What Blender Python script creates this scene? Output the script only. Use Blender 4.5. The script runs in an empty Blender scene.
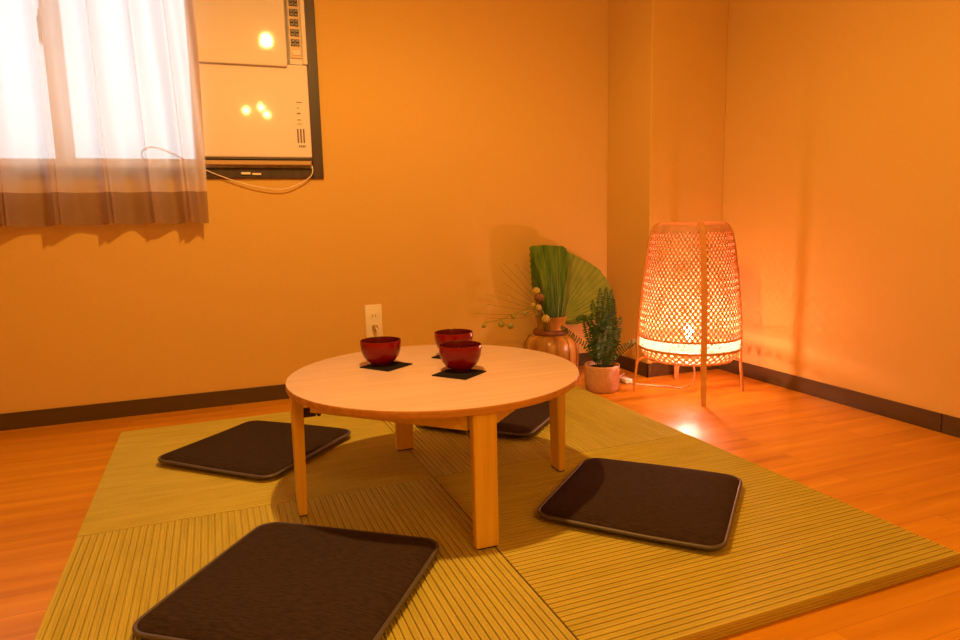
import bpy, bmesh, math, random
from mathutils import Vector, Matrix
random.seed(7)
PI = math.pi
C = bpy.context.scene.collection

# ------------------------------------------------------------------ helpers
def link(name, bm, mat, parent=None, smooth=False, angle=None):
    me = bpy.data.meshes.new(name)
    bmesh.ops.recalc_face_normals(bm, faces=bm.faces)
    bm.to_mesh(me); bm.free()
    if mat: me.materials.append(mat)
    if smooth:
        for p in me.polygons: p.use_smooth = True
        if angle:
            try: me.set_sharp_from_angle(angle=math.radians(angle))
            except Exception: pass
    o = bpy.data.objects.new(name, me); C.objects.link(o)
    if parent: o.parent = parent
    return o

def thing(name, label, cat, loc=(0, 0, 0), rz=0.0, group=None):
    o = bpy.data.objects.new(name, None); C.objects.link(o)
    o.empty_display_size = .05
    o.location = loc; o.rotation_euler = (0, 0, rz)
    return tag(o, label, cat, group)

def tag(o, label, cat, group=None):
    o['label'] = label; o['category'] = cat
    if group: o['group'] = group
    return o

def struct(name, bm, mat, parent=None, **k):
    o = link(name, bm, mat, parent, **k)
    o['kind'] = 'structure'
    return o

def B(): return bmesh.new()

def box(bm, x0, x1, y0, y1, z0, z1, bev=0.0, seg=2, M=None):
    r = bmesh.ops.create_cube(bm, size=1.0)
    vs = r['verts']
    for v in vs:
        v.co = Vector(((x0+x1)/2+v.co.x*(x1-x0), (y0+y1)/2+v.co.y*(y1-y0), (z0+z1)/2+v.co.z*(z1-z0)))
    if bev > 0:
        es = list({e for v in vs for e in v.link_edges})
        r2 = bmesh.ops.bevel(bm, geom=es, offset=bev, segments=seg, affect='EDGES', profile=.5)
        vs = list({v for f in r2['faces'] for v in f.verts} | {v for v in vs if v.is_valid})
    if M is not None:
        # connected verts only
        bmesh.ops.transform(bm, matrix=M, verts=[v for v in vs if v.is_valid])
    return bm

def lathe(bm, prof, n=48, c=(0, 0, 0), closed=False):
    rings = []
    for r, z in prof:
        if r < 1e-6:
            rings.append([bm.verts.new((c[0], c[1], c[2]+z))])
        else:
            rings.append([bm.verts.new((c[0]+r*math.cos(2*PI*i/n), c[1]+r*math.sin(2*PI*i/n), c[2]+z)) for i in range(n)])
    L = list(zip(rings, rings[1:]))
    if closed: L.append((rings[-1], rings[0]))
    for a, b in L:
        for i in range(n):
            j = (i+1) % n
            if len(a) == 1 and len(b) == 1: continue
            if len(a) == 1: bm.faces.new((a[0], b[i], b[j]))
            elif len(b) == 1: bm.faces.new((a[i], a[j], b[0]))
            else: bm.faces.new((a[i], a[j], b[j], b[i]))
    return bm

def frames(pts):
    pts = [Vector(p) for p in pts]; T = []
    for i in range(len(pts)):
        a = pts[max(i-1, 0)]; b = pts[min(i+1, len(pts)-1)]
        T.append((b-a).normalized())
    n = T[0].orthogonal().normalized(); N = []
    for t in T:
        n = (n - t*n.dot(t))
        if n.length < 1e-6: n = t.orthogonal()
        n.normalize(); N.append(n.copy())
    return pts, T, N

def tube(bm, pts, r, n=8, caps=True):
    pts, T, N = frames(pts); R = r if isinstance(r, (list, tuple)) else [r]*len(pts)
    rings = []
    for p, t, nn, rr in zip(pts, T, N, R):
        b = t.cross(nn)
        rings.append([bm.verts.new(p+nn*(rr*math.cos(2*PI*i/n))+b*(rr*math.sin(2*PI*i/n))) for i in range(n)])
    for a, b in zip(rings, rings[1:]):
        for i in range(n):
            j = (i+1) % n; bm.faces.new((a[i], a[j], b[j], b[i]))
    if caps:
        bm.faces.new(rings[0][::-1]); bm.faces.new(rings[-1])
    return bm

def smooth_path(pts, n=8, closed=False):
    P = [Vector(p) for p in pts]; out = []
    m = len(P)
    rng = m if closed else m-1
    for i in range(rng):
        if closed: a, b, c, d = P[(i-1) % m], P[i], P[(i+1) % m], P[(i+2) % m]
        else: a, b, c, d = P[max(i-1, 0)], P[i], P[i+1], P[min(i+2, m-1)]
        for k in range(n):
            t = k/n
            out.append(.5*((2*b)+(c-a)*t+(2*a-5*b+4*c-d)*t*t+(3*b-a-3*c+d)*t**3))
    if not closed: out.append(P[-1])
    return out

def ribbon(bm, pts, outs, w, th):
    """flat strip with a rectangular section; outs = outward normal at each point"""
    pts, T, _ = frames(pts); W = w if isinstance(w, (list, tuple)) else [w]*len(pts)
    rings = []
    for p, t, o, ww in zip(pts, T, outs, W):
        o = Vector(o); s = t.cross(o).normalized(); o = s.cross(t).normalized()
        rings.append([bm.verts.new(p+s*(a*ww/2)+o*(b*th/2)) for a, b in ((-1, -1), (1, -1), (1, 1), (-1, 1))])
    for a, b in zip(rings, rings[1:]):
        for i in range(4):
            j = (i+1) % 4; bm.faces.new((a[i], a[j], b[j], b[i]))
    bm.faces.new(rings[0][::-1]); bm.faces.new(rings[-1])
    return bm

def sphere(bm, c, r, u=16, v=10, sz=1.0):
    bmesh.ops.create_uvsphere(bm, u_segments=u, v_segments=v, radius=r, matrix=Matrix.Translation(c) @ Matrix.Diagonal((1, 1, sz, 1)))
    return bm

def disc(bm, c, r, normal=(0, 0, 1), n=20): pass

# ------------------------------------------------------------------ materials
def nodes(name):
    m = bpy.data.materials.new(name); m.use_nodes = True
    nt = m.node_tree; p = nt.nodes['Principled BSDF']
    return m, nt, p

def N(nt, typ, **kw):
    n = nt.nodes.new(typ)
    for k, v in kw.items():
        if k in n.inputs: n.inputs[k].default_value = v
        else: setattr(n, k, v)
    return n

def coords(nt, scale=(1, 1, 1), rot=(0, 0, 0), src='Object'):
    t = N(nt, 'ShaderNodeTexCoord'); m = N(nt, 'ShaderNodeMapping')
    m.inputs['Scale'].default_value = scale; m.inputs['Rotation'].default_value = rot
    nt.links.new(t.outputs[src], m.inputs['Vector'])
    return m.outputs['Vector']

def ramp(nt, fac, stops):
    r = N(nt, 'ShaderNodeValToRGB'); e = r.color_ramp.elements
    while len(e) < len(stops): e.new(.5)
    for k, (pos, col) in zip(e, stops): k.position = pos; k.color = (*col, 1)
    nt.links.new(fac, r.inputs['Fac']); return r.outputs['Color']

def bump(nt, p, h, strength=.3, dist=.002):
    b = N(nt, 'ShaderNodeBump'); b.inputs['Strength'].default_value = strength; b.inputs['Distance'].default_value = dist
    nt.links.new(h, b.inputs['Height']); nt.links.new(b.outputs['Normal'], p.inputs['Normal'])

def plain(name, col, rough=.5, spec=.5, metal=0.0, coat=0.0, **kw):
    m, nt, p = nodes(name)
    p.inputs['Base Color'].default_value = (*col, 1); p.inputs['Roughness'].default_value = rough
    p.inputs['Specular IOR Level'].default_value = spec; p.inputs['Metallic'].default_value = metal
    p.inputs['Coat Weight'].default_value = coat; p.inputs['Coat Roughness'].default_value = .08
    return m

def noisy(name, c1, c2, scale, rough=.6, spec=.4, bs=.2, bd=.001, detail=4.0, coat=0.0, lo=.3, hi=.7):
    m, nt, p = nodes(name)
    v = coords(nt, scale)
    n = N(nt, 'ShaderNodeTexNoise', Scale=1.0, Detail=detail); nt.links.new(v, n.inputs['Vector'])
    nt.links.new(ramp(nt, n.outputs['Fac'], [(lo, c1), (hi, c2)]), p.inputs['Base Color'])
    p.inputs['Roughness'].default_value = rough; p.inputs['Specular IOR Level'].default_value = spec
    p.inputs['Coat Weight'].default_value = coat
    if bs: bump(nt, p, n.outputs['Fac'], bs, bd)
    return m

WALL_COL1, WALL_COL2 = (.610, .406, .113), (.635, .424, .119)
m_wall = noisy('wallpaper', WALL_COL1, WALL_COL2, (160, 160, 160), .75, .25, .06, .0006)
m_ceil = plain('ceiling_paint', (.60, .46, .26), .9, .2)
m_base = noisy('baseboard_vinyl', (.070, .041, .012), (.088, .052, .015), (4, 4, 40), .45, .4, 0)

def floor_mat():
    m, nt, p = nodes('floor_planks')
    v = coords(nt)
    br = N(nt, 'ShaderNodeTexBrick', Scale=1.0)
    br.offset = .37; br.offset_frequency = 2
    br.inputs['Brick Width'].default_value = .91; br.inputs['Row Height'].default_value = .076
    br.inputs['Mortar Size'].default_value = .0007; br.inputs['Mortar Smooth'].default_value = .1
    br.inputs['Bias'].default_value = 0
    br.inputs['Color1'].default_value = (0, 0, 0, 1); br.inputs['Color2'].default_value = (1, 1, 1, 1); br.inputs['Mortar'].default_value = (.5, .5, .5, 1)
    nt.links.new(v, br.inputs['Vector'])
    # grain, shifted per plank
    add = N(nt, 'ShaderNodeVectorMath', operation='MULTIPLY_ADD')
    add.inputs[1].default_value = (1.5, 20, 1)
    nt.links.new(v, add.inputs[0])
    sc = N(nt, 'ShaderNodeVectorMath', operation='SCALE'); sc.inputs['Scale'].default_value = 7.0
    nt.links.new(br.outputs['Color'], sc.inputs[0]); nt.links.new(sc.outputs[0], add.inputs[2])
    n = N(nt, 'ShaderNodeTexNoise', Scale=1.0, Detail=5.0, Roughness=.6); nt.links.new(add.outputs[0], n.inputs['Vector'])
    mixf = N(nt, 'ShaderNodeMath', operation='MULTIPLY_ADD'); mixf.inputs[1].default_value = .16; 
    nt.links.new(br.outputs['Color'], mixf.inputs[0])
    sub = N(nt, 'ShaderNodeMath', operation='SUBTRACT'); sub.inputs[1].default_value = .08
    nt.links.new(n.outputs['Fac'], sub.inputs[0]); nt.links.new(sub.outputs[0], mixf.inputs[2])
    col = ramp(nt, mixf.outputs[0], [(.26, (.42, .165, .006)), (.45, (.55, .245, .010)), (.58, (.61, .285, .013)), (.74, (.72, .37, .020))])
    mx = N(nt, 'ShaderNodeMix', data_type='RGBA'); mx.inputs['Factor'].default_value = 0
    nt.links.new(br.outputs['Fac'], mx.inputs[0]); nt.links.new(col, mx.inputs[6]); mx.inputs[7].default_value = (.42, .165, .012, 1)
    nt.links.new(mx.outputs[2], p.inputs['Base Color'])
    p.inputs['Roughness'].default_value = .33; p.inputs['Specular IOR Level'].default_value = .45
    bump(nt, p, n.outputs['Fac'], .08, .001)
    return m
m_floor = floor_mat()

def tatami_mat(name, c1, c2):
    m, nt, p = nodes(name)
    v = coords(nt, (6, 60, 30))
    n = N(nt, 'ShaderNodeTexNoise', Scale=1.0, Detail=3.0); nt.links.new(v, n.inputs['Vector'])
    nt.links.new(ramp(nt, n.outputs['Fac'], [(.3, c1), (.7, c2)]), p.inputs['Base Color'])
    v2 = coords(nt, (420, 110, 110))
    n2 = N(nt, 'ShaderNodeTexNoise', Scale=1.0, Detail=1.0); nt.links.new(v2, n2.inputs['Vector'])
    bump(nt, p, n2.outputs['Fac'], .2, .0006)
    p.inputs['Roughness'].default_value = .6; p.inputs['Specular IOR Level'].default_value = .3
    return m
m_tat = tatami_mat('woven_rush', (.42, .372, .055), (.505, .45, .078))
m_under = plain('mat_underside', (.10, .075, .03), .9)

def wood(name, cols, axis='X', rough=.38, fine=1.0):
    m, nt, p = nodes(name)
    s = {'X': (2.5, 70, 70), 'Y': (70, 2.5, 70), 'Z': (70, 70, 2.5)}[axis]
    v = coords(nt, tuple(a*fine for a in s))
    n = N(nt, 'ShaderNodeTexNoise', Scale=1.0, Detail=4.0, Roughness=.55); nt.links.new(v, n.inputs['Vector'])
    nt.links.new(ramp(nt, n.outputs['Fac'], [(.3, cols[0]), (.5, cols[1]), (.7, cols[2])]), p.inputs['Base Color'])
    p.inputs['Roughness'].default_value = rough; p.inputs['Specular IOR Level'].default_value = .4
    bump(nt, p, n.outputs['Fac'], .05, .0006)
    return m
TW = [(.52, .38, .32), (.575, .43, .37), (.63, .48, .42)]
m_top = wood('bamboo_ply_top', TW, 'X')
LW = [(.72, .48, .045), (.80, .56, .06), (.86, .62, .08)]
m_leg = wood('bamboo_ply_leg', LW, 'Z')
m_apron = wood('bamboo_ply_apron', LW, 'X')
EW = [(.50, .26, .05), (.58, .31, .07), (.66, .37, .10)]
m_edge = wood('ply_edge', EW, 'X')
m_foot_shade = plain('painted_foot_shade', (.03, .02, .015), .9)  # dark colour painted in for the shadow beneath the table legs
m_steel = plain('dull_steel', (.30, .26, .22), .4, .5, .9)
m_knob = plain('dark_plastic', (.05, .03, .025), .5)

def cushion_mat():
    m, nt, p = nodes('cushion_knit')
    v = coords(nt, (55, 260, 60))
    n = N(nt, 'ShaderNodeTexNoise', Scale=1.0, Detail=4.0, Roughness=.65); nt.links.new(v, n.inputs['Vector'])
    nt.links.new(ramp(nt, n.outputs['Fac'], [(.30, (.019, .0115, .0085)), (.70, (.050, .031, .023))]), p.inputs['Base Color'])
    p.inputs['Roughness'].default_value = .92; p.inputs['Specular IOR Level'].default_value = .15
    bump(nt, p, n.outputs['Fac'], .35, .001)
    return m
m_cush = cushion_mat()
m_pipe = plain('piping_vinyl', (.085, .075, .075), .42, .5)

def lacquer():
    m, nt, p = nodes('red_lacquer')
    p.inputs['Base Color'].default_value = (.21, .004, .005, 1)
    p.inputs['Roughness'].default_value = .24; p.inputs['Specular IOR Level'].default_value = .35; p.inputs['Coat Weight'].default_value = .12; p.inputs['Coat Roughness'].default_value = .06
    return m
m_lac = lacquer()
m_foot = plain('dark_lacquer', (.06, .003, .003), .3)
m_in = plain('bowl_inside_lacquer', (.085, .003, .003), .22, .35)
m_coast = noisy('black_felt', (.008, .006, .006), (.02, .015, .013), (300, 300, 300), .95, .1, .5, .001)

def bamboo(name, c1, c2, trans=.25):
    m, nt, p = nodes(name)
    v = coords(nt, (30, 30, 30))
    n = N(nt, 'ShaderNodeTexNoise', Scale=1.0, Detail=3.0); nt.links.new(v, n.inputs['Vector'])
    col = ramp(nt, n.outputs['Fac'], [(.3, c1), (.7, c2)])
    nt.links.new(col, p.inputs['Base Color']); p.inputs['Roughness'].default_value = .5
    if trans:
        t = N(nt, 'ShaderNodeBsdfTranslucent'); nt.links.new(col, t.inputs['Color'])
        mx = N(nt, 'ShaderNodeMixShader'); mx.inputs[0].default_value = trans
        nt.links.new(p.outputs[0], mx.inputs[1]); nt.links.new(t.outputs[0], mx.inputs[2])
        nt.links.new(mx.outputs[0], nt.nodes['Material Output'].inputs['Surface'])
    return m
m_weave = bamboo('bamboo_strip', (.66, .40, .21), (.78, .50, .27), .42)
m_cane = bamboo('bamboo_cane', (.56, .27, .075), (.64, .33, .10), 0)

def gauze():
    m, nt, p = nodes('pale_gauze_band')
    v = coords(nt, (48, 48, 70))
    n = N(nt, 'ShaderNodeTexVoronoi', Scale=1.0); nt.links.new(v, n.inputs['Vector'])
    col = ramp(nt, n.outputs['Distance'], [(.20, (.10, .06, .03)), (.34, (.36, .32, .26))])
    t = N(nt, 'ShaderNodeBsdfTranslucent'); nt.links.new(col, t.inputs['Color'])
    d = N(nt, 'ShaderNodeBsdfDiffuse'); nt.links.new(col, d.inputs['Color'])
    tr = N(nt, 'ShaderNodeBsdfTransparent')
    a = N(nt, 'ShaderNodeMixShader'); a.inputs[0].default_value = .6
    nt.links.new(d.outputs[0], a.inputs[1]); nt.links.new(t.outputs[0], a.inputs[2])
    b = N(nt, 'ShaderNodeMixShader'); b.inputs[0].default_value = .60
    nt.links.new(a.outputs[0], b.inputs[1]); nt.links.new(tr.outputs[0], b.inputs[2])
    nt.links.new(b.outputs[0], nt.nodes['Material Output'].inputs['Surface'])
    return m
m_band = gauze()

LAMP_COL = (1.0, .45, .36)
def emit(name, col, s):
    m = bpy.data.materials.new(name); m.use_nodes = True; nt = m.node_tree
    nt.nodes.remove(nt.nodes['Principled BSDF'])
    e = N(nt, 'ShaderNodeEmission'); e.inputs['Color'].default_value = (*col, 1); e.inputs['Strength'].default_value = s
    nt.links.new(e.outputs[0], nt.nodes['Material Output'].inputs['Surface'])
    return m
BULB_S = 1180.0
# the only glowing surface: the bulb of the floor lamp
m_bulb = emit('glowing_bulb', LAMP_COL, BULB_S)
m_white = plain('white_plastic', (.80, .77, .70), .4)
m_cord = plain('white_cord', (.80, .70, .55), .5)
m_ac = plain('ac_plastic', (.69, .66, .68), .045, .28)
m_ac_dark = plain('ac_dark', (.05, .035, .02), .4)
m_ac_tan = plain('ac_tan', (.46, .30, .13), .4)
m_ac_mark = plain('ac_print', (.16, .09, .05), .5)
m_casing = noisy('dark_wood_casing', (.026, .013, .005), (.058, .030, .012), (60, 60, 4), .45, .4, .1)
m_alu = plain('pale_sash', (.80, .80, .80), .4, .5)

def glass():
    m = bpy.data.materials.new('window_glass'); m.use_nodes = True; nt = m.node_tree
    nt.nodes.remove(nt.nodes['Principled BSDF'])
    tr = N(nt, 'ShaderNodeBsdfTransparent'); gl = N(nt, 'ShaderNodeBsdfGlossy'); gl.inputs['Roughness'].default_value = .05
    mx = N(nt, 'ShaderNodeMixShader'); mx.inputs[0].default_value = .05
    nt.links.new(tr.outputs[0], mx.inputs[1]); nt.links.new(gl.outputs[0], mx.inputs[2])
    nt.links.new(mx.outputs[0], nt.nodes['Material Output'].inputs['Surface'])
    return m
m_glass = glass()

def sheer(name, opac, col):
    m = bpy.data.materials.new(name); m.use_nodes = True; nt = m.node_tree
    nt.nodes.remove(nt.nodes['Principled BSDF'])
    tr = N(nt, 'ShaderNodeBsdfTransparent')
    d = N(nt, 'ShaderNodeBsdfDiffuse'); d.inputs['Color'].default_value = (*col, 1)
    t = N(nt, 'ShaderNodeBsdfTranslucent'); t.inputs['Color'].default_value = (*col, 1)
    a = N(nt, 'ShaderNodeMixShader'); a.inputs[0].default_value = .55
    nt.links.new(d.outputs[0], a.inputs[1]); nt.links.new(t.outputs[0], a.inputs[2])
    b = N(nt, 'ShaderNodeMixShader'); b.inputs[0].default_value = opac
    nt.links.new(tr.outputs[0], b.inputs[1]); nt.links.new(a.outputs[0], b.inputs[2])
    nt.links.new(b.outputs[0], nt.nodes['Material Output'].inputs['Surface'])
    return m
m_sheer = sheer('sheer_curtain', .69, (.84, .76, .70))
m_hem = sheer('sheer_hem', .58, (.36, .23, .13))

def leafm(name, c1, c2, scale=(30, 30, 30), tl=.25, rough=.5):
    m, nt, p = nodes(name)
    v = coords(nt, scale)
    n = N(nt, 'ShaderNodeTexNoise', Scale=1.0, Detail=3.0); nt.links.new(v, n.inputs['Vector'])
    col = ramp(nt, n.outputs['Fac'], [(.3, c1), (.7, c2)])
    nt.links.new(col, p.inputs['Base Color']); p.inputs['Roughness'].default_value = rough
    t = N(nt, 'ShaderNodeBsdfTranslucent'); nt.links.new(col, t.inputs['Color'])
    mx = N(nt, 'ShaderNodeMixShader'); mx.inputs[0].default_value = tl
    nt.links.new(p.outputs[0], mx.inputs[1]); nt.links.new(t.outputs[0], mx.inputs[2])
    nt.links.new(mx.outputs[0], nt.nodes['Material Output'].inputs['Surface'])
    return m
m_palm = leafm('palm_leaf', (.09, .21, .02), (.24, .38, .05), (60, 60, 6))
m_palm2 = leafm('palm_leaf_round', (.20, .31, .022), (.27, .38, .04), (14, 14, 14))
m_fern = leafm('fern_leaf', (.03, .095, .018), (.07, .165, .03), (60, 60, 60), .2, .7)
m_dry = plain('dry_stem', (.25, .16, .06), .8)
m_bud = leafm('green_bud', (.22, .26, .05), (.38, .40, .10), (80, 80, 80), .1)
m_yel = leafm('yellow_flower', (.55, .45, .08), (.70, .58, .15), (80, 80, 80), .2)
m_pod = noisy('brown_pod', (.16, .08, .03), (.30, .16, .06), (90, 90, 90), .8, .2, .5)
m_soil = noisy('soil', (.02, .015, .01), (.06, .04, .025), (120, 120, 120), .95, .1, .8, .004)

def vase_mat():
    m, nt, p = nodes('bamboo_vase')
    v = coords(nt, (26, 26, 2.2))
    n = N(nt, 'ShaderNodeTexNoise', Scale=1.0, Detail=4.0); nt.links.new(v, n.inputs['Vector'])
    nt.links.new(ramp(nt, n.outputs['Fac'], [(.32, (.20, .085, .012)), (.5, (.38, .19, .03)), (.68, (.54, .32, .065))]), p.inputs['Base Color'])
    p.inputs['Roughness'].default_value = .3; p.inputs['Coat Weight'].default_value = .3
    return m
m_vase = vase_mat()
m_collar = plain('dark_cane', (.17, .055, .02), .4)
m_seam = plain('cane_seam', (.30, .12, .035), .4)

def pot_mat():
    m, nt, p = nodes('woven_terracotta')
    t = N(nt, 'ShaderNodeTexCoord')
    sep = N(nt, 'ShaderNodeSeparateXYZ'); nt.links.new(t.outputs['Object'], sep.inputs[0])
    at = N(nt, 'ShaderNodeMath', operation='ARCTAN2'); nt.links.new(sep.outputs[1], at.inputs[0]); nt.links.new(sep.outputs[0], at.inputs[1])
    cmb = N(nt, 'ShaderNodeCombineXYZ'); nt.links.new(at.outputs[0], cmb.inputs[0]); nt.links.new(sep.outputs[2], cmb.inputs[1])
    mp = N(nt, 'ShaderNodeMapping'); mp.inputs['Scale'].default_value = (7.0, 110, 1); nt.links.new(cmb.outputs[0], mp.inputs[0])
    br = N(nt, 'ShaderNodeTexBrick', Scale=1.0); br.inputs['Brick Width'].default_value = 1.0; br.inputs['Row Height'].default_value = 1.0
    br.inputs['Mortar Size'].default_value = .08; br.inputs['Mortar Smooth'].default_value = .6
    br.inputs['Color1'].default_value = (.60, .36, .21, 1); br.inputs['Color2'].default_value = (.52, .29, .16, 1); br.inputs['Mortar'].default_value = (.42, .22, .11, 1)
    nt.links.new(mp.outputs[0], br.inputs['Vector']); nt.links.new(br.outputs['Color'], p.inputs['Base Color'])
    inv = N(nt, 'ShaderNodeMath', operation='SUBTRACT'); inv.inputs[0].default_value = 1; nt.links.new(br.outputs['Fac'], inv.inputs[1])
    bump(nt, p, inv.outputs[0], .5, .0025); p.inputs['Roughness'].default_value = .75
    return m
m_pot = pot_mat()

# ------------------------------------------------------------------ room
YB, XR, XP, DP = 2.7352, 2.0641, 1.6874, .3324
XL, YF, ZC = -1.75, -1.35, 2.30
WX0, WX1, WZ0, WZ1 = -1.45, .365, .902, 1.86      # window opening
WT = .14
struct('floor', box(B(), XL-.1, XR+.1, YF-.1, YB+WT, -.08, 0), m_floor)
struct('ceiling', box(B(), XL-.1, XR+.1, YF-.1, YB+WT, ZC, ZC+.08), m_ceil)
bm = B()
box(bm, XL-.1, WX0, YB, YB+WT, 0, ZC); box(bm, WX1, XR+.1, YB, YB+WT, 0, ZC)
box(bm, WX0, WX1, YB, YB+WT, 0, WZ0); box(bm, WX0, WX1, YB, YB+WT, WZ1, ZC)
struct('wall_back', bm, m_wall)
struct('wall_right', box(B(), XR, XR+.1, YF-.1, YB, 0, ZC), m_wall)
struct('wall_left', box(B(), XL-.1, XL, YF-.1, YB, 0, ZC), m_wall)
struct('wall_front', box(B(), XL, XR, YF-.1, YF, 0, ZC), m_wall)
struct('wall_pillar', box(B(), XP, XR, YB-DP, YB, 0, ZC, .004), m_wall)
BH, BT = .060, .007
struct('baseboard_back', box(B(), XL, XP-BT, YB-BT, YB, 0, BH, .0015), m_base)
struct('baseboard_pillar', box(box(B(), XP-BT, XP, YB-DP-BT, YB, 0, BH, .0015), XP-BT, XR-BT, YB-DP-BT, YB-DP, 0, BH, .0015), m_base)
bm = box(B(), XR-BT, XR, 1.3835, YB-DP, 0, BH, .0012); box(bm, XR-BT, XR, YF, 1.3805, 0, BH, .0012)
struct('baseboard_right', bm, m_base)
struct('baseboard_left', box(B(), XL, XL+BT, YF, YB-BT, 0, BH, .0015), m_base)

# window: dark wood casing, sliding sashes and panes
w = struct('window_1', box(box(B(), WX0, WX1, YB+.002, YB+WT, WZ0-.002, WZ0+.012), WX0, WX1, YB+.002, YB+WT, WZ1-.012, WZ1), m_alu)
bm = B(); CW = .038
box(bm, WX1-.003, WX1+CW, YB-.014, YB+.02, WZ0-CW, WZ1+CW, .002)
box(bm, WX0-CW, WX0+.003, YB-.014, YB+.02, WZ0-CW, WZ1+CW, .002)
box(bm, WX0+.003, WX1-.003, YB-.014, YB+.02, WZ0-CW, WZ0, .002)
box(bm, WX0+.003, WX1-.003, YB-.014, YB+.02, WZ1, WZ1+CW, .002)
struct('casing', bm, m_casing, w)
def sash(x0, x1, y):
    bm = B(); t = .032
    box(bm, x0, x0+t, y-.012, y+.012, WZ0+.012, WZ1-.012, .002); box(bm, x1-t, x1, y-.012, y+.012, WZ0+.012, WZ1-.012, .002)
    box(bm, x0+t, x1-t, y-.012, y+.012, WZ0+.012, WZ0+.035, .002); box(bm, x0+t, x1-t, y-.012, y+.012, WZ1-.035, WZ1-.012, .002)
    s = struct('sash', bm, m_alu, w)
    struct('pane', box(B(), x0+t, x1-t, y-.002, y+.002, WZ0+.035, WZ1-.035), m_glass, s)
    return s
sash(-.505, -.02, YB+.045); sash(WX0, -.45, YB+.075)
struct('window_lock', box(box(B(), -.512, -.488, YB+.010, YB+.033, 1.31, 1.40, .004), -.505, -.495, YB+.002, YB+.02, 1.34, 1.42, .003), m_alu, w)
struct('window_stop', box(B(), -.02, .01, YB+.02, YB+.10, WZ0+.012, WZ1-.012, .002), m_alu, w)

# ------------------------------------------------------------------ air conditioner standing in the window
ac = thing('air_conditioner', 'tall cream window air conditioner fitted beside the curtain in the dark casing', 'air conditioner', (.16, 2.70, WZ0+.012))
def acp(name, bm, mat, **k):
    for v in bm.verts:                      # set back into the casing
        v.co.x *= 1.021; v.co.z = .692+(v.co.z-.692)*1.021; v.co.y = min(v.co.y+.055, YB+WT-.005)
    bmesh.ops.translate(bm, verts=bm.verts, vec=(-.16, -2.70, -(WZ0+.012)))
    return link(name, bm, mat, ac, **k)
acp('body', box(B(), -.029, .352, 2.655, YB+.13, .914, 1.80, .004), m_ac_tan)
fp = B(); box(fp, -.030, .350, 2.622, 2.654, .932, 1.262, .006, 3)
acp('front_panel', fp, m_ac)
acp('upper_panel', box(B(), -.030, .283, 2.624, 2.654, 1.264, 1.80, .006, 3), m_ac)
acp('ledge', box(B(), -.030, .279, 2.606, 2.640, 1.250, 1.300, .005, 3), m_ac)
acp('side_rail', box(box(B(), .336, .352, 2.620, 2.654, 1.264, 1.80, .003), .2845, .336, 2.630, 2.654, 1.264, 1.80, .001), m_ac)
acp('bottom_tray', box(B(), -.029, .346, 2.632, 2.662, .9065, .9225, .002), m_ac_tan)
acp('lower_gap', box(B(), -.029, .350, 2.626, 2.655, .926, .9315), m_ac_dark)
cp = acp('control_panel', box(B(), .292, .334, 2.626, 2.632, 1.285, 1.79, .001), m_ac_tan)
acp('control_recess', box(B(), .2855, .2905, 2.6275, 2.632, 1.262, 1.79), m_ac_dark)
for k in range(12):
    z = 1.326+k*.0345
    bm = B()
    for dx, dz in ((0, 0), (.0155, 0), (0, .0125), (.0155, .0125)):
        box(bm, .2980+dx, .3125+dx, 2.6225, 2.628, z+dz, z+dz+.0120, .002)
    acp('button', bm, m_ac_dark)
acp('display', box(B(), .300, .330, 2.6235, 2.628, 1.295, 1.312, .002), m_ac)
yv = lambda z: 2.622
bm = B()
for i in range(3):
    x = .300+i*.0105
    box(bm, x, x+.0055, yv(1.0)-.0012, yv(1.0)+.004, .985, 1.036, .001)
acp('vent_slots', bm, m_ac_mark)
bm = B()
for (x, z, ww, hh) in ((.303, 1.128, .020, .003), (.304, 1.108, .008, .003), (.303, 1.088, .013, .005), (.303, 1.066, .014, .003), (.302, 1.052, .018, .0022)):
    acp('printed_mark', box(B(), x, x+ww, yv(z)-.0006, yv(z)+.003, z, z+hh), m_ac_mark)
for i, ww in enumerate((.005, .006, .005, .006)):
    box(bm, .304+i*.0062, .304+i*.0062+.0045, yv(.972)-.0006, yv(.972)+.003, .969+.001*(i % 2), .977)
acp('printed_lettering', bm, m_ac_mark)
acp('mounting_clip', box(box(B(), .096, .129, YB-.078, YB-.068, .874, .882, .001), .135, .166, YB-.078, YB-.068, .872, .879, .001), m_white)

cbm = tube(B(), smooth_path([(.352, 2.722, .922), (.360, 2.716, .905), (.355, 2.714, .876), (.319, 2.712, .849), (.250, 2.710, .823), (.168, 2.710, .829), (.074, 2.715, .854),
    (-.016, 2.716, .890), (-.073, 2.716, .920), (-.152, 2.714, .960), (-.199, 2.712, .972), (-.229, 2.712, .954), (-.224, 2.713, .931), (-.187, 2.716, .917)], 6), .0022, 6)
bmesh.ops.translate(cbm, verts=cbm.verts, vec=(-.16, -2.70, -(WZ0+.012)))
link('cable', cbm, m_cord, ac, smooth=True)['label'] = 'thin white cable looping below'

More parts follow.
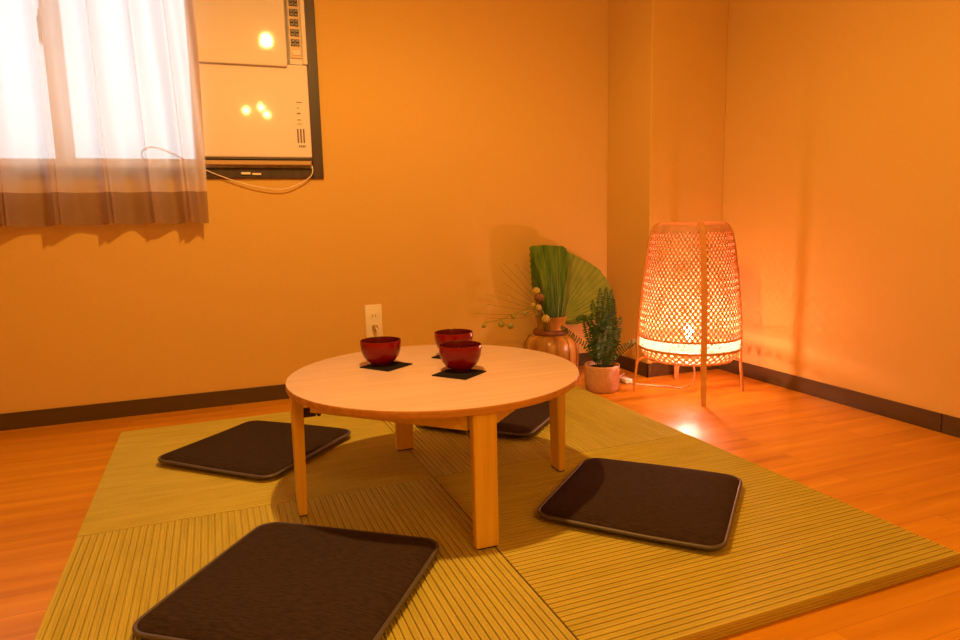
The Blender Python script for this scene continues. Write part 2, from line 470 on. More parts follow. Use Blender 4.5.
# ------------------------------------------------------------------ curtain
CY = 2.662
def curtain_pt(x, z, off=0.0):
    h = (z-.705)/1.2
    a = .034*(1-.35*h)*min(1, .30+(-.02-x)*4.5)
    xs = x+.07*h*math.sin(x*2.3+1)+.02*math.sin(x*7.3)          # folds wander and lean a little
    ph = 2*PI*xs/.128+.9+1.1*math.sin(xs*5)
    y = CY - a*(math.sin(ph)+.28*math.sin(2*ph+1.3)) - .010*math.sin(2*PI*xs/.047+3*h) - .004*math.sin(xs*61+4*h)
    e = max(0, 1-(-.02-x)/.15)
    return Vector((x+.020*math.cos(ph)*(1-e)+.022*h*e, y-off-.016*e, z+.0035*math.sin(ph) if z < .72 else z))
def sheet(x0, x1, z0, z1, nx, nz, off=0.0):
    bm = B(); g = [[bm.verts.new(curtain_pt(x0+(x1-x0)*i/nx, z0+(z1-z0)*j/nz, off)) for i in range(nx+1)] for j in range(nz+1)]
    for j in range(nz):
        for i in range(nx): bm.faces.new((g[j][i], g[j][i+1], g[j+1][i+1], g[j+1][i]))
    return bm
CX = (0, 0, 0)
cur = thing('curtain', 'sheer white gathered curtain hanging over the bright window', 'curtain', (-.7, CY, .705))
def cpart(name, bm, mat, **k):
    bmesh.ops.translate(bm, verts=bm.verts, vec=(.7, -CY, -.705))
    return link(name, bm, mat, cur, **k)
cpart('panel', sheet(-1.60, -.027, .705, 1.95, 560, 30), m_sheer, smooth=True)
h = cpart('bottom_hem', sheet(-1.60, -.027, .704, .814, 560, 4, .0025), m_hem, smooth=True); h['label'] = 'doubled brownish hem'
cpart('side_hem', sheet(-.058, -.0265, .815, 1.95, 12, 30, .0025), m_sheer, smooth=True)
cpart('rod', tube(B(), [(-1.7, CY, 1.96), (.02, CY, 1.96)], .011, 12), m_alu, smooth=True, angle=40)

# ------------------------------------------------------------------ wall outlet and plug
ox, oz = .574, .287
ol = thing('wall_outlet', 'cream double power outlet on the wall behind the table', 'outlet', (ox, YB, oz))
link('cover_plate', box(B(), -.035, .035, -.009, 0, -.068, .068, .003, 2), m_white, ol, smooth=True, angle=40)
for z in (.022, -.026):
    s = link('socket', box(B(), -.020, .020, -.0105, -.008, z-.016, z+.016, .002), m_white, ol)
    link('slots', box(box(B(), -.008, -.005, -.0109, -.010, z-.005, z+.005), .005, .008, -.0109, -.010, z-.004, z+.004), m_ac_mark, s)
pl = thing('power_plug', 'beige plug and cord pushed into the lower socket of the wall outlet', 'plug', (ox, YB-.0112, oz-.026))
m_plug = plain('tan_plug', (.42, .27, .10), .5)
link('plug_body', box(B(), -.009, .011, -.024, 0, -.012, .012, .004, 2), m_plug, pl, smooth=True, angle=40)
link('cord', tube(B(), smooth_path([(.001, -.022, 0), (.003, -.034, -.006), (.004, -.030, -.04), (.006, -.016, -.10), (.02, .002, -.16), (.05, -.002, -.225), (.15, -.02, -.257), (.38, -.035, -.259)], 6), .0035, 6), m_cord, pl, smooth=True)

# ------------------------------------------------------------------ tatami mats
S, MT = .82, .025
MA = .0102
def mat_mesh(along_x):
    """square mat, origin at its middle; ribs run along local X"""
    half = S/2-.0012; n = 116; w = 2*half/n
    prof = []
    zs = [0.0, .006, .012, .018, .0225]
    for a, b in zip(zs, zs[1:]):
        prof += [(-half+.0014, a), (-half+.0002, (a+b)/2)]
    prof.append((-half+.0016, .0232))
    for i in range(n):
        x = -half+i*w
        if i > 0: prof += [(x-.09*w, MT-.0048), (x+.09*w, MT-.0048)] if i % 2 == 0 else [(x, MT-.0017)]
        prof += [(x+.19*w, MT-.0008), (x+.5*w, MT), (x+.81*w, MT-.0008)]
    prof.append((half-.0016, .0232))
    for a, b in reversed(list(zip(zs, zs[1:]))):
        prof += [(half-.0002, (a+b)/2), (half-.0014, a)]
    bm = B()
    e0 = [bm.verts.new((-half, y, z)) for y, z in prof]; e1 = [bm.verts.new((half, y, z)) for y, z in prof]
    m = len(prof)
    for i in range(m):
        j = (i+1) % m; bm.faces.new((e0[i], e0[j], e1[j], e1[i]))
    bm.faces.new(e0); bm.faces.new(e1[::-1])
    return bm
ML = {(0, 0): 'tatami mat with ribs running sideways, farthest left under the left cushion',
      (1, 0): 'tatami mat with ribs running away, reaching back to the fern pot',
      (0, 1): 'tatami mat with bold ribs running away, under the nearest cushion at left',
      (1, 1): 'tatami mat with ribs running sideways, under the right cushion at the front'}
mat0 = None
for (i, j), lab in ML.items():
    ca, sa = math.cos(MA), math.sin(MA); a, b = S*(i+.5), S*(j+.5)
    loc = (-.3472+a*ca+b*sa, 2.4421+a*sa-b*ca, 0)
    if mat0 is None: o = mat0 = link('tatami_mat', mat_mesh(True), m_tat)
    else: o = mat0.copy(); C.objects.link(o)
    o.location = loc; o.rotation_euler = (0, 0, MA+(0 if (i+j) % 2 == 0 else PI/2))
    tag(o, lab, 'tatami mat', 'tatami mats laid two by two')

# ------------------------------------------------------------------ cushions
def rsq(t, half, rad, n=20):
    """rounded-square outline points, scaled by t"""
    out = []
    for q in range(4):
        a0 = q*PI/2
        cx = (half-rad)*(1 if q in (0, 3) else -1); cy = (half-rad)*(1 if q in (0, 1) else -1)
        for k in range(n+1):
            a = a0+PI/2*k/n
            out.append((cx+rad*math.cos(a), cy+rad*math.sin(a)))
        # points along the straight side to the next corner
        nx = (half-rad)*(1 if (q+1) % 4 in (0, 3) else -1); ny = (half-rad)*(1 if (q+1) % 4 in (0, 1) else -1)
        a = a0+PI/2
        p0 = (cx+rad*math.cos(a), cy+rad*math.sin(a)); p1 = (nx+rad*math.cos(a), ny+rad*math.sin(a))
        for k in range(1, 12):
            f = k/12; out.append((p0[0]+(p1[0]-p0[0])*f, p0[1]+(p1[1]-p0[1])*f))
    return [(x*t, y*t) for x, y in out]
def make_cushion(half=.195, rad=.035, seed=0):
    rnd = random.Random(seed); ph = [rnd.uniform(0, 6) for _ in range(6)]
    zm = .0175
    wob = lambda x, y: .0018*math.sin(13*x+ph[0])*math.cos(11*y+ph[1])+.0012*math.sin(29*y+ph[2])
    edge = lambda x, y: .003*math.sin(9*x+ph[3])*math.sin(8*y+ph[4])
    bm = B(); prev = None; top = None
    ts = [1, .992, .975, .95, .91, .86, .78, .66, .5, .33, .16]
    ring0 = None
    def ring(t, z):
        return [bm.verts.new((x, y, z(x, y))) for x, y in rsq(t, half, rad)]
    def fill(a, b):
        n = len(a)
        for i in range(n):
            k = (i+1) % n; bm.faces.new((a[i], a[k], b[k], b[i]))
    r = ring0 = ring(1, lambda x, y: zm+edge(x, y))
    for t in ts[1:]:
        hgt = .017*(1-t**7)**.6
        q = ring(t, lambda x, y, hgt=hgt, t=t: zm+edge(x, y)*t+hgt+wob(x, y)*(1-t**6)); fill(r, q); r = q
    c = bm.verts.new((0, 0, zm+.017))
    for i in range(len(r)): bm.faces.new((r[i], r[(i+1) % len(r)], c))
    r = ring0
    for t in ts[1:]:
        hgt = (zm-.0006)*(1-t**9)**.5
        q = ring(t, lambda x, y, hgt=hgt, t=t: max(.0005, zm+edge(x, y)*t**3-hgt)); fill(q, r); r = q
    c = bm.verts.new((0, 0, .0006))
    for i in range(len(r)): bm.faces.new((r[(i+1) % len(r)], r[i], c))
    pts = [(x, y, zm+edge(x, y)) for x, y in rsq(1.006, half, rad, 8)]
    pb = B(); P, T, NN = frames(pts+[pts[0]]); P = P[:-1]
    rings = []
    m = len(P)
    for i in range(m):
        t = (P[(i+1) % m]-P[i-1]).normalized(); u = Vector((0, 0, 1)); s = t.cross(u).normalized()
        rings.append([pb.verts.new(P[i]+s*(.0045*math.cos(2*PI*k/8))+u*(.0045*math.sin(2*PI*k/8))) for k in range(8)])
    for i in range(m):
        a, b = rings[i], rings[(i+1) % m]
        for k in range(8): pb.faces.new((a[k], a[(k+1) % 8], b[(k+1) % 8], b[k]))
    return bm, pb
CU = [('dark brown square floor cushion at left, its far corner behind the left table leg', (.068, 2.042), -43, .200),
      ('dark brown square floor cushion at right, lying on the front right mat', (.885, 1.268), -47, .197),
      ('dark brown square floor cushion nearest the viewer, at the bottom of the photo', (.096, 1.200), -36, .203),
      ('dark brown square floor cushion at the back, partly hidden under the round table', (.825, 2.060), 45, .197)]
for k, (lab, (x, y), a, hf) in enumerate(CU):
    t = thing('floor_cushion', lab, 'cushion', (x, y, MT), math.radians(a), 'floor cushions around the low table')
    cm, pm = make_cushion(hf, .036, k+3)
    link('cover', cm, m_cush, t, smooth=True)
    pp = link('piping', pm, m_pipe, t, smooth=True); pp['label'] = 'smooth grey piping'

# ------------------------------------------------------------------ low round table
TX, TY, TR, TZ = .468, 1.546, .350, .329
tb = thing('low_table', 'low round bamboo folding table in the middle of the tatami mats', 'table', (TX, TY, MT))
def tp(name, bm, mat, parent=None, **k): return link(name, bm, mat, parent or tb, **k)
tz = TZ-MT
th = .016
top = tp('tabletop', lathe(B(), [(0, tz-th), (TR-.0022, tz-th), (TR-.0006, tz-th+.0006), (TR, tz-th+.002), (TR, tz-.0022), (TR-.0006, tz-.0006), (TR-.0022, tz), (0, tz)], 128), m_top, smooth=True, angle=30)
top.data.materials.append(m_edge)
for p_ in top.data.polygons:
    if abs(p_.normal.z) < .85 or p_.normal.z < 0: p_.material_index = 1
ZU = tz-th
for a in (-90, 0, 90, 180):
    # leg: broad face turned outwards, slightly tapered
    bm = B(); R = Matrix.Rotation(math.radians(a), 4, 'Z')
    ex = {0: .010, 180: .005}.get(a, 0)
    r1, r0 = .337+ex, .3175+ex
    w1, w0 = .0255, .0245
    vs = []
    for z, w, ri in ((.0025, w0, r0), (ZU-.0005, w1, r0-.006)):
        vs.append([bm.verts.new(R @ Vector((x, y, z))) for x, y in ((ri, -w), (r1, -w), (r1, w), (ri, w))])
    for i in range(4):
        j = (i+1) % 4; bm.faces.new((vs[0][i], vs[0][j], vs[1][j], vs[1][i]))
    bm.faces.new(vs[0][::-1]); bm.faces.new(vs[1])
    bmesh.ops.bevel(bm, geom=list(bm.edges), offset=.0018, segments=2, affect='EDGES')
    lg = tp('leg', bm, m_leg, smooth=True, angle=40)
    link('foot_shadow', box(B(), r0+.002, r1-.002, -w0+.002, w0-.002, 0, .0028, M=R), m_foot_shade, lg)  # thin dark slab standing in for the shadow under the leg
    # hinge hardware beside the leg
    if a == -90: continue
    if a == 180:
        hb = B(); box(hb, r0-.034, r0-.004, -.007, .007, ZU-.060, ZU-.040, .001, M=R)
        tube(hb, [R @ Vector((r0-.040, -.012, ZU-.054)), R @ Vector((r0-.040, .012, ZU-.054))], .0055, 10)
        tp('hinge', hb, m_knob); continue
    hb = B(); box(hb, r0-.030, r0-.004, -w1-.010, -w1-.004, ZU-.026, ZU-.006, .001, M=R)
    tube(hb, [R @ Vector((r0-.016, -w1-.018, ZU-.020)), R @ Vector((r0-.016, -w1+.002, ZU-.020))], .0045, 10)
    tp('hinge', hb, m_knob)
for a in (-135, -45, 45, 135):
    R = Matrix.Rotation(math.radians(a), 4, 'Z')
    d = .226; L = .196
    bm = B(); box(bm, d-.008, d+.008, -L, L, ZU-.044, ZU-.0005, .001, M=R)
    tp('apron', bm, m_apron)
# folding stays: thin steel rods
for a in (90, -90):
    R = Matrix.Rotation(math.radians(a), 4, 'Z')
    tp('stay', tube(B(), [R @ Vector((.310, -.012, ZU-.085)), R @ Vector((.225, -.030, ZU-.003))], .0018, 6), m_steel, smooth=True)

# ------------------------------------------------------------------ bowls and coasters
BP = [(r_, z_*.90) for r_, z_ in [(.0, .0065), (.020, .0065), (.0235, .0055), (.024, 0), (.027, 0), (.0275, .006), (.036, .012), (.0445, .024), (.0495, .040), (.0515, .056), (.0518, .068), (.0515, .0695), (.0503, .0695), (.0496, .067),
      (.0488, .055), (.0465, .040), (.0415, .026), (.033, .0155), (.020, .0105), (0, .0095)]]
BW = [('red lacquer soup bowl standing alone at the left of the tabletop', (.366, 1.671), 'black felt coaster under the left red bowl', (.374, 1.652), 36),
      ('red lacquer soup bowl at the front right, overlapping the one behind it', (.526, 1.516), 'black felt coaster under the front right red bowl', (.512, 1.486), 38),
      ('red lacquer soup bowl partly hidden behind the front right bowl', (.572, 1.698), 'black felt coaster mostly hidden under the hindmost red bowl', (.573, 1.688), 39)]
b0 = None
for lab, (x, y), cl, (cx, cy), ca in BW:
    co = B()
    box(co, -.0475, .0475, -.0475, .0475, 0, .0028, .0009)
    o = link('coaster', co, m_coast); o.location = (cx, cy, TZ); o.rotation_euler = (0, 0, math.radians(ca)); tag(o, cl, 'coaster', 'black coasters on the low table')
    if b0 is None:
        b0 = link('soup_bowl', lathe(B(), BP, 56), m_lac, smooth=True, angle=50); o = b0
        b0.data.materials.append(m_in); b0.data.materials.append(m_foot)
        for p_ in b0.data.polygons:
            k_ = p_.index//56
            p_.material_index = 1 if k_ >= 11 else (2 if k_ < 5 else 0)
    else: o = b0.copy(); C.objects.link(o)
    o.location = (x, y, TZ+.0029); tag(o, lab, 'bowl', 'red lacquer bowls on the low table')

# ------------------------------------------------------------------ woven bamboo floor lamp
LX, LY = 1.687, 2.132
lamp = thing('floor_lamp', 'woven bamboo floor lamp glowing in the corner by the right wall', 'lamp', (LX, LY, 0))
def lp(name, bm, mat, parent=None, **k): return link(name, bm, mat, parent or lamp, **k)
PROF = [(.140, .160), (.155, .172), (.170, .181), (.186, .187), (.215, .1895), (.26, .188), (.35, .182), (.44, .172), (.54, .159), (.60, .150), (.632, .141), (.650, .126), (.657, .112)]
def rad_at(z):
    P = PROF
    if z <= P[0][0]: return P[0][1]
    for (a, ra), (b, rb) in zip(P, P[1:]):
        if z <= b: return ra+(rb-ra)*(z-a)/(b-a)
    return P[-1][1]
def weave(z0, z1, n, slope, nseg, w=.0082):
    bm = B()
    for s in (1, -1):
        for k in range(n):
            pts, outs, ws = [], [], []
            for i in range(nseg+1):
                z = z0+(z1-z0)*i/nseg
                th_ = 2*PI*k/n+s*(z-z0)*slope
                r = rad_at(z)+.0009*s*(1 if (i % 2) else -1)
                pts.append((r*math.cos(th_), r*math.sin(th_), z)); outs.append((math.cos(th_), math.sin(th_), 0)); ws.append(w*(.55+.45*rad_at(z)/.19))
            ribbon(bm, pts, outs, ws, .0009)
    return bm
NS = 62
SL = (PI/NS)/.0122
sh = lp('shade', weave(.224, .652, NS, SL, 38), m_weave)
lp('shade_skirt', weave(.140, .186, 44, (PI/44)/.0115, 6), m_weave, sh)
bw = B()
for s_ in (1, -1):
    for k in range(40):
        pts = []
        for i in range(11):
            rr = .157*(1-i/10)+.030*i/10; th_ = 2*PI*k/40+s_*math.log(rr/.157)*.9
            pts.append((rr*math.cos(th_), rr*math.sin(th_), .1425+.0008*s_*(1 if i % 2 else -1)-.006*(i/10)))
        ribbon(bw, pts, [(0, 0, 1)]*11, [.0080*(.25+.75*(1-i/10)) for i in range(11)], .0009)
lp('shade_bottom', bw, m_weave, sh)
bd = lp('shade_band', lathe(B(), [(.1880, .189), (.1890, .225), (.1883, .225), (.1873, .189)], 72, closed=True), m_band, smooth=True, angle=60); bd['label'] = 'bright pale speckled band'
def hoop(r, z, w, t):
    return lathe(B(), [(r-t, z-w/2), (r+t, z-w/2), (r+t, z+w/2), (r-t, z+w/2)], 72, closed=True)
for r, z, ww, t in ((.1900, .2275, .0055, .003), (.1885, .1845, .0095, .004), (.160, .140, .007, .0035)):
    lp('hoop', hoop(r, z, ww, t), m_cane, smooth=True, angle=40)
lp('top_cap', lathe(B(), [(.1455, .626), (.1435, .634), (.134, .648), (.120, .658), (.09, .662), (0, .663), (0, .660), (.09, .659), (.118, .6545), (.131, .6455), (.140, .634), (.142, .626)], 64, closed=True), m_weave, smooth=True, angle=60)
for a in (-113, -25, 65, 153):
    A = math.radians(a); ca, sa = math.cos(A), math.sin(A)
    P = [(.120, .660), (.138, .648), (.148, .630), (.156, .600), (.166, .54), (.179, .44), (.189, .35), (.195, .26), (.1975, .21), (.1965, .16), (.201, .10), (.207, .04), (.211, 0)]
    pts = [(r*ca, r*sa, z) for r, z in P]; outs = [(ca, sa, .2)]*len(P)
    lg = lp('leg', ribbon(B(), pts, outs, [.021]*10+[.020, .018, .016], .007), m_cane)
    br = smooth_path([(.202*ca, .202*sa, .085), (.197*ca, .197*sa, .115), (.185*ca, .185*sa, .132), (.160*ca, .160*sa, .140)], 6)
    link('brace', tube(B(), br, .0035, 8), m_cane, lg, smooth=True)
lp('cross_bar', box(B(), -.160, .160, -.008, .008, .1450, .1500, .001), m_cane)
lp('bulb_socket', lathe(B(), [(0, .1505), (.015, .1505), (.017, .160), (.017, .195), (.013, .211), (0, .211)], 24), m_white, smooth=True, angle=40)
lp('bulb', lathe(B(), [(.0, .2112), (.009, .2115), (.011, .219), (.0165, .231), (.0195, .243), (.0180, .255), (.012, .2635), (.006, .267), (0, .2675)], 24), m_bulb, smooth=True)
cd = lp('power_cord', tube(B(), smooth_path([(.004, -.012, .138), (.012, -.022, .085), (.010, -.015, .040), (-.005, .03, .008), (-.03, .09, .0035), (-.08, .13, .0035), (-.13, .20, .0035), (-.12, .30, .0035), (-.06, .36, .0035)], 8), .0034, 8), m_cord, smooth=True)
link('cord_switch', box(B(), -.150, -.118, .205, .262, .0005, .019, .005, 2), m_white, cd, smooth=True, angle=40)

# ------------------------------------------------------------------ vase and what stands in it
VX, VY = 1.322, 2.598
va = thing('vase', 'squat brown bamboo vase standing on the floor against the back wall', 'vase', (VX, VY, 0))
def rib(rz, n=14, amp=.0):
    return rz
bm = B()
prof = [(0, .002), (.098, .002), (.110, .012), (.116, .04), (.119, .08), (.119, .12), (.114, .155), (.102, .178), (.084, .189), (.068, .192), (.060, .200), (.060, .188), (.078, .172), (.105, .10), (.10, .02), (0, .012)]
lathe(bm, prof, 72)
for v in bm.verts:                                   # shallow vertical facets, as split bamboo
    r = math.hypot(v.co.x, v.co.y)
    if r > .07:
        a = math.atan2(v.co.y, v.co.x); f = 1-.018*abs(math.sin(a*6))
        v.co.x *= f; v.co.y *= f
link('body', bm, m_vase, va, smooth=True, angle=50)
link('collar', lathe(B(), [(.061, .188), (.074, .190), (.078, .197), (.078, .206), (.073, .213), (.061, .214)], 48, closed=True), m_collar, va, smooth=True, angle=50)
link('neck', lathe(B(), [(.060, .212), (.061, .235), (.067, .262), (.071, .268), (.068, .271), (.063, .266), (.057, .238), (.056, .212)], 48, closed=True), m_vase, va, smooth=True, angle=50)
bm = B(); seg = []
for k in range(14):
    a = math.radians(180+k*26)
    tube(bm, [(r*math.cos(a), r*math.sin(a), z) for r, z in ((.0835, .189), (.102, .178), (.1145, .154), (.1195, .12), (.1195, .08), (.1165, .04), (.110, .012))], .0016, 6)
link('rib', bm, m_seam, va, smooth=True)

def pleated(base, pts_top, base_w, mid_push, mat, name, label, cat='leaf', npl=16, amp=.006, rows=10, yoff=0.0):
    """fan of pleats: rows from the base line to the outline polyline in XZ, depth from the pleats and a bow"""
    # resample the outline
    P = [Vector((p[0], 0, p[1])) for p in pts_top]
    L = [0]
    for a, b in zip(P, P[1:]): L.append(L[-1]+(b-a).length)
    def at(s):
        s *= L[-1]
        for i in range(len(P)-1):
            if s <= L[i+1]+1e-9:
                f = (s-L[i])/(L[i+1]-L[i]); return P[i].lerp(P[i+1], f)
        return P[-1]
    bm = B(); m = npl*2; thick = .0006
    fr = []
    for j in range(rows+1):
        t = j/rows; row = []
        for i in range(m+1):
            s = i/m; e = at(s)
            b = Vector((base[0]+base_w*(s-.5), 0, base[2]))
            p = b.lerp(e, t)
            y = base[1]+yoff*t+mid_push*math.sin(PI*t)+(amp*t+.001)*(1 if i % 2 else -1)
            row.append(Vector((p.x, y, p.z)))
        fr.append(row)
    V0 = [[bm.verts.new(p) for p in r] for r in fr]; V1 = [[bm.verts.new(p+Vector((0, thick, 0))) for p in r] for r in fr]
    for j in range(rows):
        for i in range(m):
            bm.faces.new((V0[j][i], V0[j][i+1], V0[j+1][i+1], V0[j+1][i])); bm.faces.new((V1[j][i], V1[j+1][i], V1[j+1][i+1], V1[j][i+1]))
    for i in range(m):
        bm.faces.new((V0[0][i], V1[0][i], V1[0][i+1], V0[0][i+1])); bm.faces.new((V0[rows][i], V0[rows][i+1], V1[rows][i+1], V1[rows][i]))
    for j in range(rows):
        bm.faces.new((V0[j][0], V0[j+1][0], V1[j+1][0], V1[j][0])); bm.faces.new((V0[j][m], V1[j][m], V1[j+1][m], V0[j+1][m]))
    o = link(name, bm, mat)
    return tag(o, label, cat)
# upright leaf trimmed straight across the top
pleated((1.335, 2.585, .215), [(1.235, .400), (1.228, .575), (1.300, .577), (1.392, .568), (1.415, .535)], .060, -.004, m_palm, 'palm_leaf',
        'upright green pleated palm leaf trimmed straight across its top, in the brown vase', 'leaf', 15, .006, 12, .02)
# broad round fan leaf behind, spreading right
pleated((1.352, 2.612, .225), [(1.372, .562), (1.420, .550), (1.470, .525), (1.540, .492), (1.600, .452), (1.646, .395), (1.666, .33), (1.658, .28), (1.575, .232), (1.478, .212)], .030, .012, m_palm2, 'fan_palm_leaf',
        'broad rounded green fan palm leaf spreading right from the brown vase', 'leaf', 20, .0020, 12, .040)
# thin grass blades in front of the leaves
gr = thing('grass_spray', 'bunch of dark green grass blades rising before the palm leaf in the vase', 'plant', (VX, VY-.02, .20))
for k in range(16):
    x1 = .0+random.uniform(-.055, .062); z1 = random.uniform(.16, .335)
    x0 = x1*.45+random.uniform(-.01, .01)
    pts = smooth_path([(x0, -.018+random.uniform(-.006, .006), .0), (x0*.7+x1*.3, -.030, z1*.5), (x1, -.030+random.uniform(-.012, .004), z1)], 4)
    n = len(pts)
    link('blade', ribbon(B(), pts, [(0, -1, 0)]*n, [.0042*(1-.85*(i/(n-1))**2) for i in range(n)], .0006), m_fern if k % 3 else m_palm, gr)
# dry twigs to the left
tw = thing('dry_twig_spray', 'thin brown dry twigs fanning left from the vase against the wall', 'twigs', (1.272, 2.57, .225))
for k in range(11):
    a = math.radians(98+k*8.6+random.uniform(-3, 3)); L = random.uniform(.20, .31)
    mid = (math.cos(a)*L*.45+.005, random.uniform(-.02, .02), .06+math.sin(a)*L*.45)
    end = (math.cos(a)*L-.01, random.uniform(-.04, .06), .07+math.sin(a)*L*.9)
    pts = smooth_path([(0, 0, 0), (-.006, 0, .075), mid, end], 5)
    link('twig', tube(B(), pts, [.0014*(1-.6*i/(len(pts)-1)) for i in range(len(pts))], 5), m_dry, tw, smooth=True)
# arching stem with round buds
bs = thing('bud_stem', 'arching green stem with round pale green buds reaching left from the vase', 'flower', (1.275, 2.55, .215))
stem = smooth_path([(.0, 0, 0), (-.022, -.006, .10), (-.07, -.02, .112), (-.14, -.03, .094), (-.22, -.035, .072), (-.295, -.04, .062)], 6)
link('stem', tube(B(), stem, [.0022-.0010*i/(len(stem)-1) for i in range(len(stem))], 6), m_palm2, bs, smooth=True)
for (x, y, z, r) in ((-.300, -.04, .050, .0095), (-.222, -.037, .050, .0135), (-.180, -.034, .040, .014), (-.164, -.030, .077, .010), (-.110, -.024, .086, .010)):
    bb = B(); sphere(bb, (x, y, z), r, 14, 10, .92)
    b = link('bud', bb, m_bud, bs, smooth=True)
    link('stalk', tube(B(), [(x, y, z+r*.8), (x+.006, y, z+r+.012)], .001, 5), m_palm2, b)
# yellow flower heads and a brown pod at the rim
fl = thing('yellow_flowers', 'small yellowish flower heads at the left rim of the vase', 'flower', (1.262, 2.545, .225))
for (x, y, z, r) in ((-.036, -.006, .165, .015), (-.030, -.012, .095, .013), (-.005, -.028, .048, .017), (-.05, .0, .105, .010)):
    hb = B()
    for k in range(26):
        th_ = math.acos(1-2*(k+.5)/26); ph_ = k*2.39996
        d = Vector((math.sin(th_)*math.cos(ph_), math.sin(th_)*math.sin(ph_), math.cos(th_)))
        sphere(hb, Vector((x, y, z))+d*r*.72, r*.36, 6, 5)
    hd = link('flower_head', hb, m_yel, fl, smooth=True)
    link('flower_stalk', tube(B(), smooth_path([(x, y, z-r*.7), (x*.5, y*.6, z*.4), (.004, .01, 0)], 4), .0012, 5), m_palm2, hd)
pd = thing('seed_pod', 'round brown dried seed pod beside the yellow flower heads in the vase', 'seed pod', (1.238, 2.54, .362))
pb_ = B(); sphere(pb_, (0, 0, 0), .020, 14, 10, .9)
for v in pb_.verts: v.co *= 1+.10*math.sin(9*math.atan2(v.co.y, v.co.x))
link('pod', pb_, m_pod, pd, smooth=True); link('pod_stalk', tube(B(), smooth_path([(0, 0, -.015), (.012, .01, -.08), (.03, .02, -.15)], 4), .0014, 5), m_dry, pd)

# ------------------------------------------------------------------ potted fern
FX, FY = 1.396, 2.296
fn = thing('potted_fern', 'potted fern with upright dark fronds beside the bamboo lamp', 'plant', (FX, FY, 0))
link('pot', lathe(B(), [(0, 0), (.060, 0), (.066, .006), (.0695, .04), (.0700, .095), (.0700, .106), (.068, .1085), (.065, .106), (.064, .086), (0, .086)], 48), m_pot, fn, smooth=True, angle=50)
link('soil', lathe(B(), [(0, .0945), (.03, .096), (.0635, .0925), (.0635, .0865), (0, .0865)], 32), m_soil, fn)
def frond(bm, pts, wid, n=None, taper=.9, lead=.12, tilt=None):
    """rachis plus leaflet pairs; leaflets are folded little blades"""
    path = smooth_path(pts, 10); m = len(path)
    tube(bm, path, [.0016*(1-.6*i/(m-1)) for i in range(m)], 5)
    L = sum((path[i+1]-path[i]).length for i in range(m-1)); cnt = n or int(L/.0090)
    P, T, NN = frames(path)
    ref = Vector(tilt) if tilt else Vector((0, -1, .35))
    for k in range(cnt):
        t = lead+(1-lead)*k/cnt; f = t*(m-1); i = min(int(f), m-2); p = P[i].lerp(P[i+1], f-i); tt = T[i]
        s = tt.cross(ref); s = s.normalized() if s.length > 1e-4 else tt.orthogonal()
        up = s.cross(tt).normalized()
        w = wid*min(1, (t-lead)*5+.35)*(1-taper*max(0, (t-.45)/.55)**1.4)
        for sg in (1, -1):
            d = (s*sg+tt*random.uniform(0, .3)+up*random.uniform(-.35, .45)).normalized(); q = d.cross(up).normalized()
            hw = .0040*(w/.02)**.4
            a = bm.verts.new(p); b = bm.verts.new(p+d*w*.45+q*hw+up*.0008); c = bm.verts.new(p+d*w-up*.002); e = bm.verts.new(p+d*w*.45-q*hw+up*.0008)
            a2 = bm.verts.new(p-up*.0005); b2 = bm.verts.new(b.co-up*.0006); c2 = bm.verts.new(c.co-up*.0004); e2 = bm.verts.new(e.co-up*.0006)
            bm.faces.new((a, b, c, e)); bm.faces.new((a2, e2, c2, b2))
            for u, v, u2, v2 in ((a, b, a2, b2), (b, c, b2, c2), (c, e, c2, e2), (e, a, e2, a2)): bm.faces.new((u, u2, v2, v))
FR = [((.00, .00), (.012, -.010), .325, .034), ((-.012, .01), (-.044, .00), .275, .034), ((.012, .0), (.050, .01), .310, .034), ((.01, -.012), (.030, -.03), .285, .036),
      ((-.01, -.012), (-.026, -.035), .255, .036), ((.02, .01), (.075, .03), .265, .032), ((-.02, .01), (-.068, .03), .215, .030), ((.0, .02), (.02, .05), .315, .030),
      ((-.022, -.005), (-.055, -.03), .185, .030), ((.022, -.008), (.066, -.03), .205, .032), ((0, -.02), (0, -.055), .195, .034), ((.012, -.02), (.044, -.055), .165, .034), ((-.014, -.02), (-.042, -.055), .150, .032),
      ((.02, -.015), (.028, -.045), .235, .034), ((-.005, -.015), (-.008, -.045), .240, .034)]
for (bx, by), (tx, ty), hh, wd in FR:
    bm = B(); c = .094
    frond(bm, [(bx, by, c), (bx*.7+tx*.3, by*.7+ty*.3, c+hh*.4), (bx*.3+tx*.7, by*.3+ty*.7, c+hh*.75), (tx, ty, c+hh)], wd)
    link('frond', bm, m_fern, fn)
for pts in ([(-.01, .01, .094), (-.025, .01, .13), (-.06, .02, .125+.055), (-.125, .03, .235), (-.165, .04, .268)],
            [(.015, 0, .094), (.04, .0, .12), (.09, -.015, .165), (.140, -.025, .192), (.185, -.03, .222)],
            [(-.012, .012, .094), (-.03, .02, .20), (-.04, .02, .27), (-.075, .02, .300), (-.105, .02, .290)]):
    bm = B(); frond(bm, pts, .019, taper=.6); link('frond', bm, m_fern, fn)

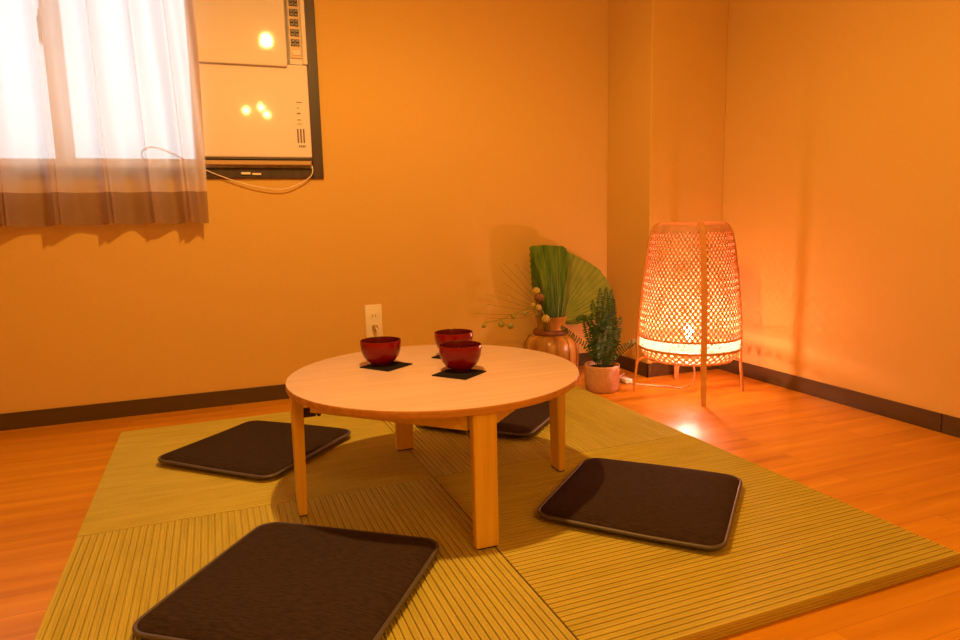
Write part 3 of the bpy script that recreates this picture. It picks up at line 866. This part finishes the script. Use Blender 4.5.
# ------------------------------------------------------------------ lights
def spot(name, loc, power, r=.02, ang=179, blend=.4, tgt=None, col=(1.0, .50, .12)):
    l = bpy.data.lights.new(name, 'SPOT'); l.energy = power; l.color = col; l.shadow_soft_size = r; l.spot_size = math.radians(ang); l.spot_blend = blend
    o = bpy.data.objects.new(name, l); C.objects.link(o); o.location = loc
    t = Vector(tgt or (loc[0], loc[1], 0)) - Vector(loc)
    o.rotation_euler = t.to_track_quat('-Z', 'Y').to_euler()
    return o
CEIL_P = 19.5
GLOW_P = 32.0
FILL_P = 36.0
spot('ceiling_spot_a', (.324, 1.243, 1.695), CEIL_P)
spot('ceiling_spot_b', (.344, 1.243, 1.70), CEIL_P)
spot('ceiling_spot_c', (.333, 1.262, 1.705), CEIL_P)

gl_ = bpy.data.lights.new('pendant_glow', 'POINT'); gl_.energy = GLOW_P; gl_.color = (1.0, .50, .12); gl_.shadow_soft_size = .022
go = bpy.data.objects.new('pendant_glow', gl_); C.objects.link(go); go.location = (.333, 1.25, 1.715)
for (x, z) in ((.31, 1.67), (.436, 1.70), (.48, 1.64)):
    fl_ = bpy.data.lights.new('room_lamp', 'POINT'); fl_.energy = FILL_P/3; fl_.color = (1.0, .50, .12); fl_.shadow_soft_size = .022
    fo = bpy.data.objects.new('room_lamp', fl_); C.objects.link(fo); fo.location = (x, -1.0, z)

wld = bpy.data.worlds.new('daylight'); bpy.context.scene.world = wld; wld.use_nodes = True
bg = wld.node_tree.nodes['Background']; bg.inputs['Color'].default_value = (.84, .94, 1.0, 1);
WORLD_S = 1.95
bg.inputs['Strength'].default_value = WORLD_S

# ------------------------------------------------------------------ camera
cam = bpy.data.cameras.new('camera'); co = bpy.data.objects.new('camera', cam); C.objects.link(co)
r = Vector((.932641, -.360058, -.023208)); u = Vector((.074631, .129581, .988756)); f = Vector((.353002, .923887, -.147724))
M = Matrix((r, u, -f)).transposed().to_4x4(); M.translation = Vector((0, 0, .69207))
co.matrix_world = M
cam.sensor_width = 36.0; cam.lens = 674.718/960*36.0; cam.clip_start = .02
sc = bpy.context.scene; sc.camera = co
vs = sc.view_settings; vs.view_transform = 'Standard'; vs.look = 'None'; vs.exposure = 0.0; vs.gamma = 1.0; vs.use_curve_mapping = False
cy = sc.cycles
cy.use_denoising = True
cy.max_bounces = 10; cy.diffuse_bounces = 5; cy.transparent_max_bounces = 24; cy.glossy_bounces = 3
cy.sample_clamp_indirect = 6.0
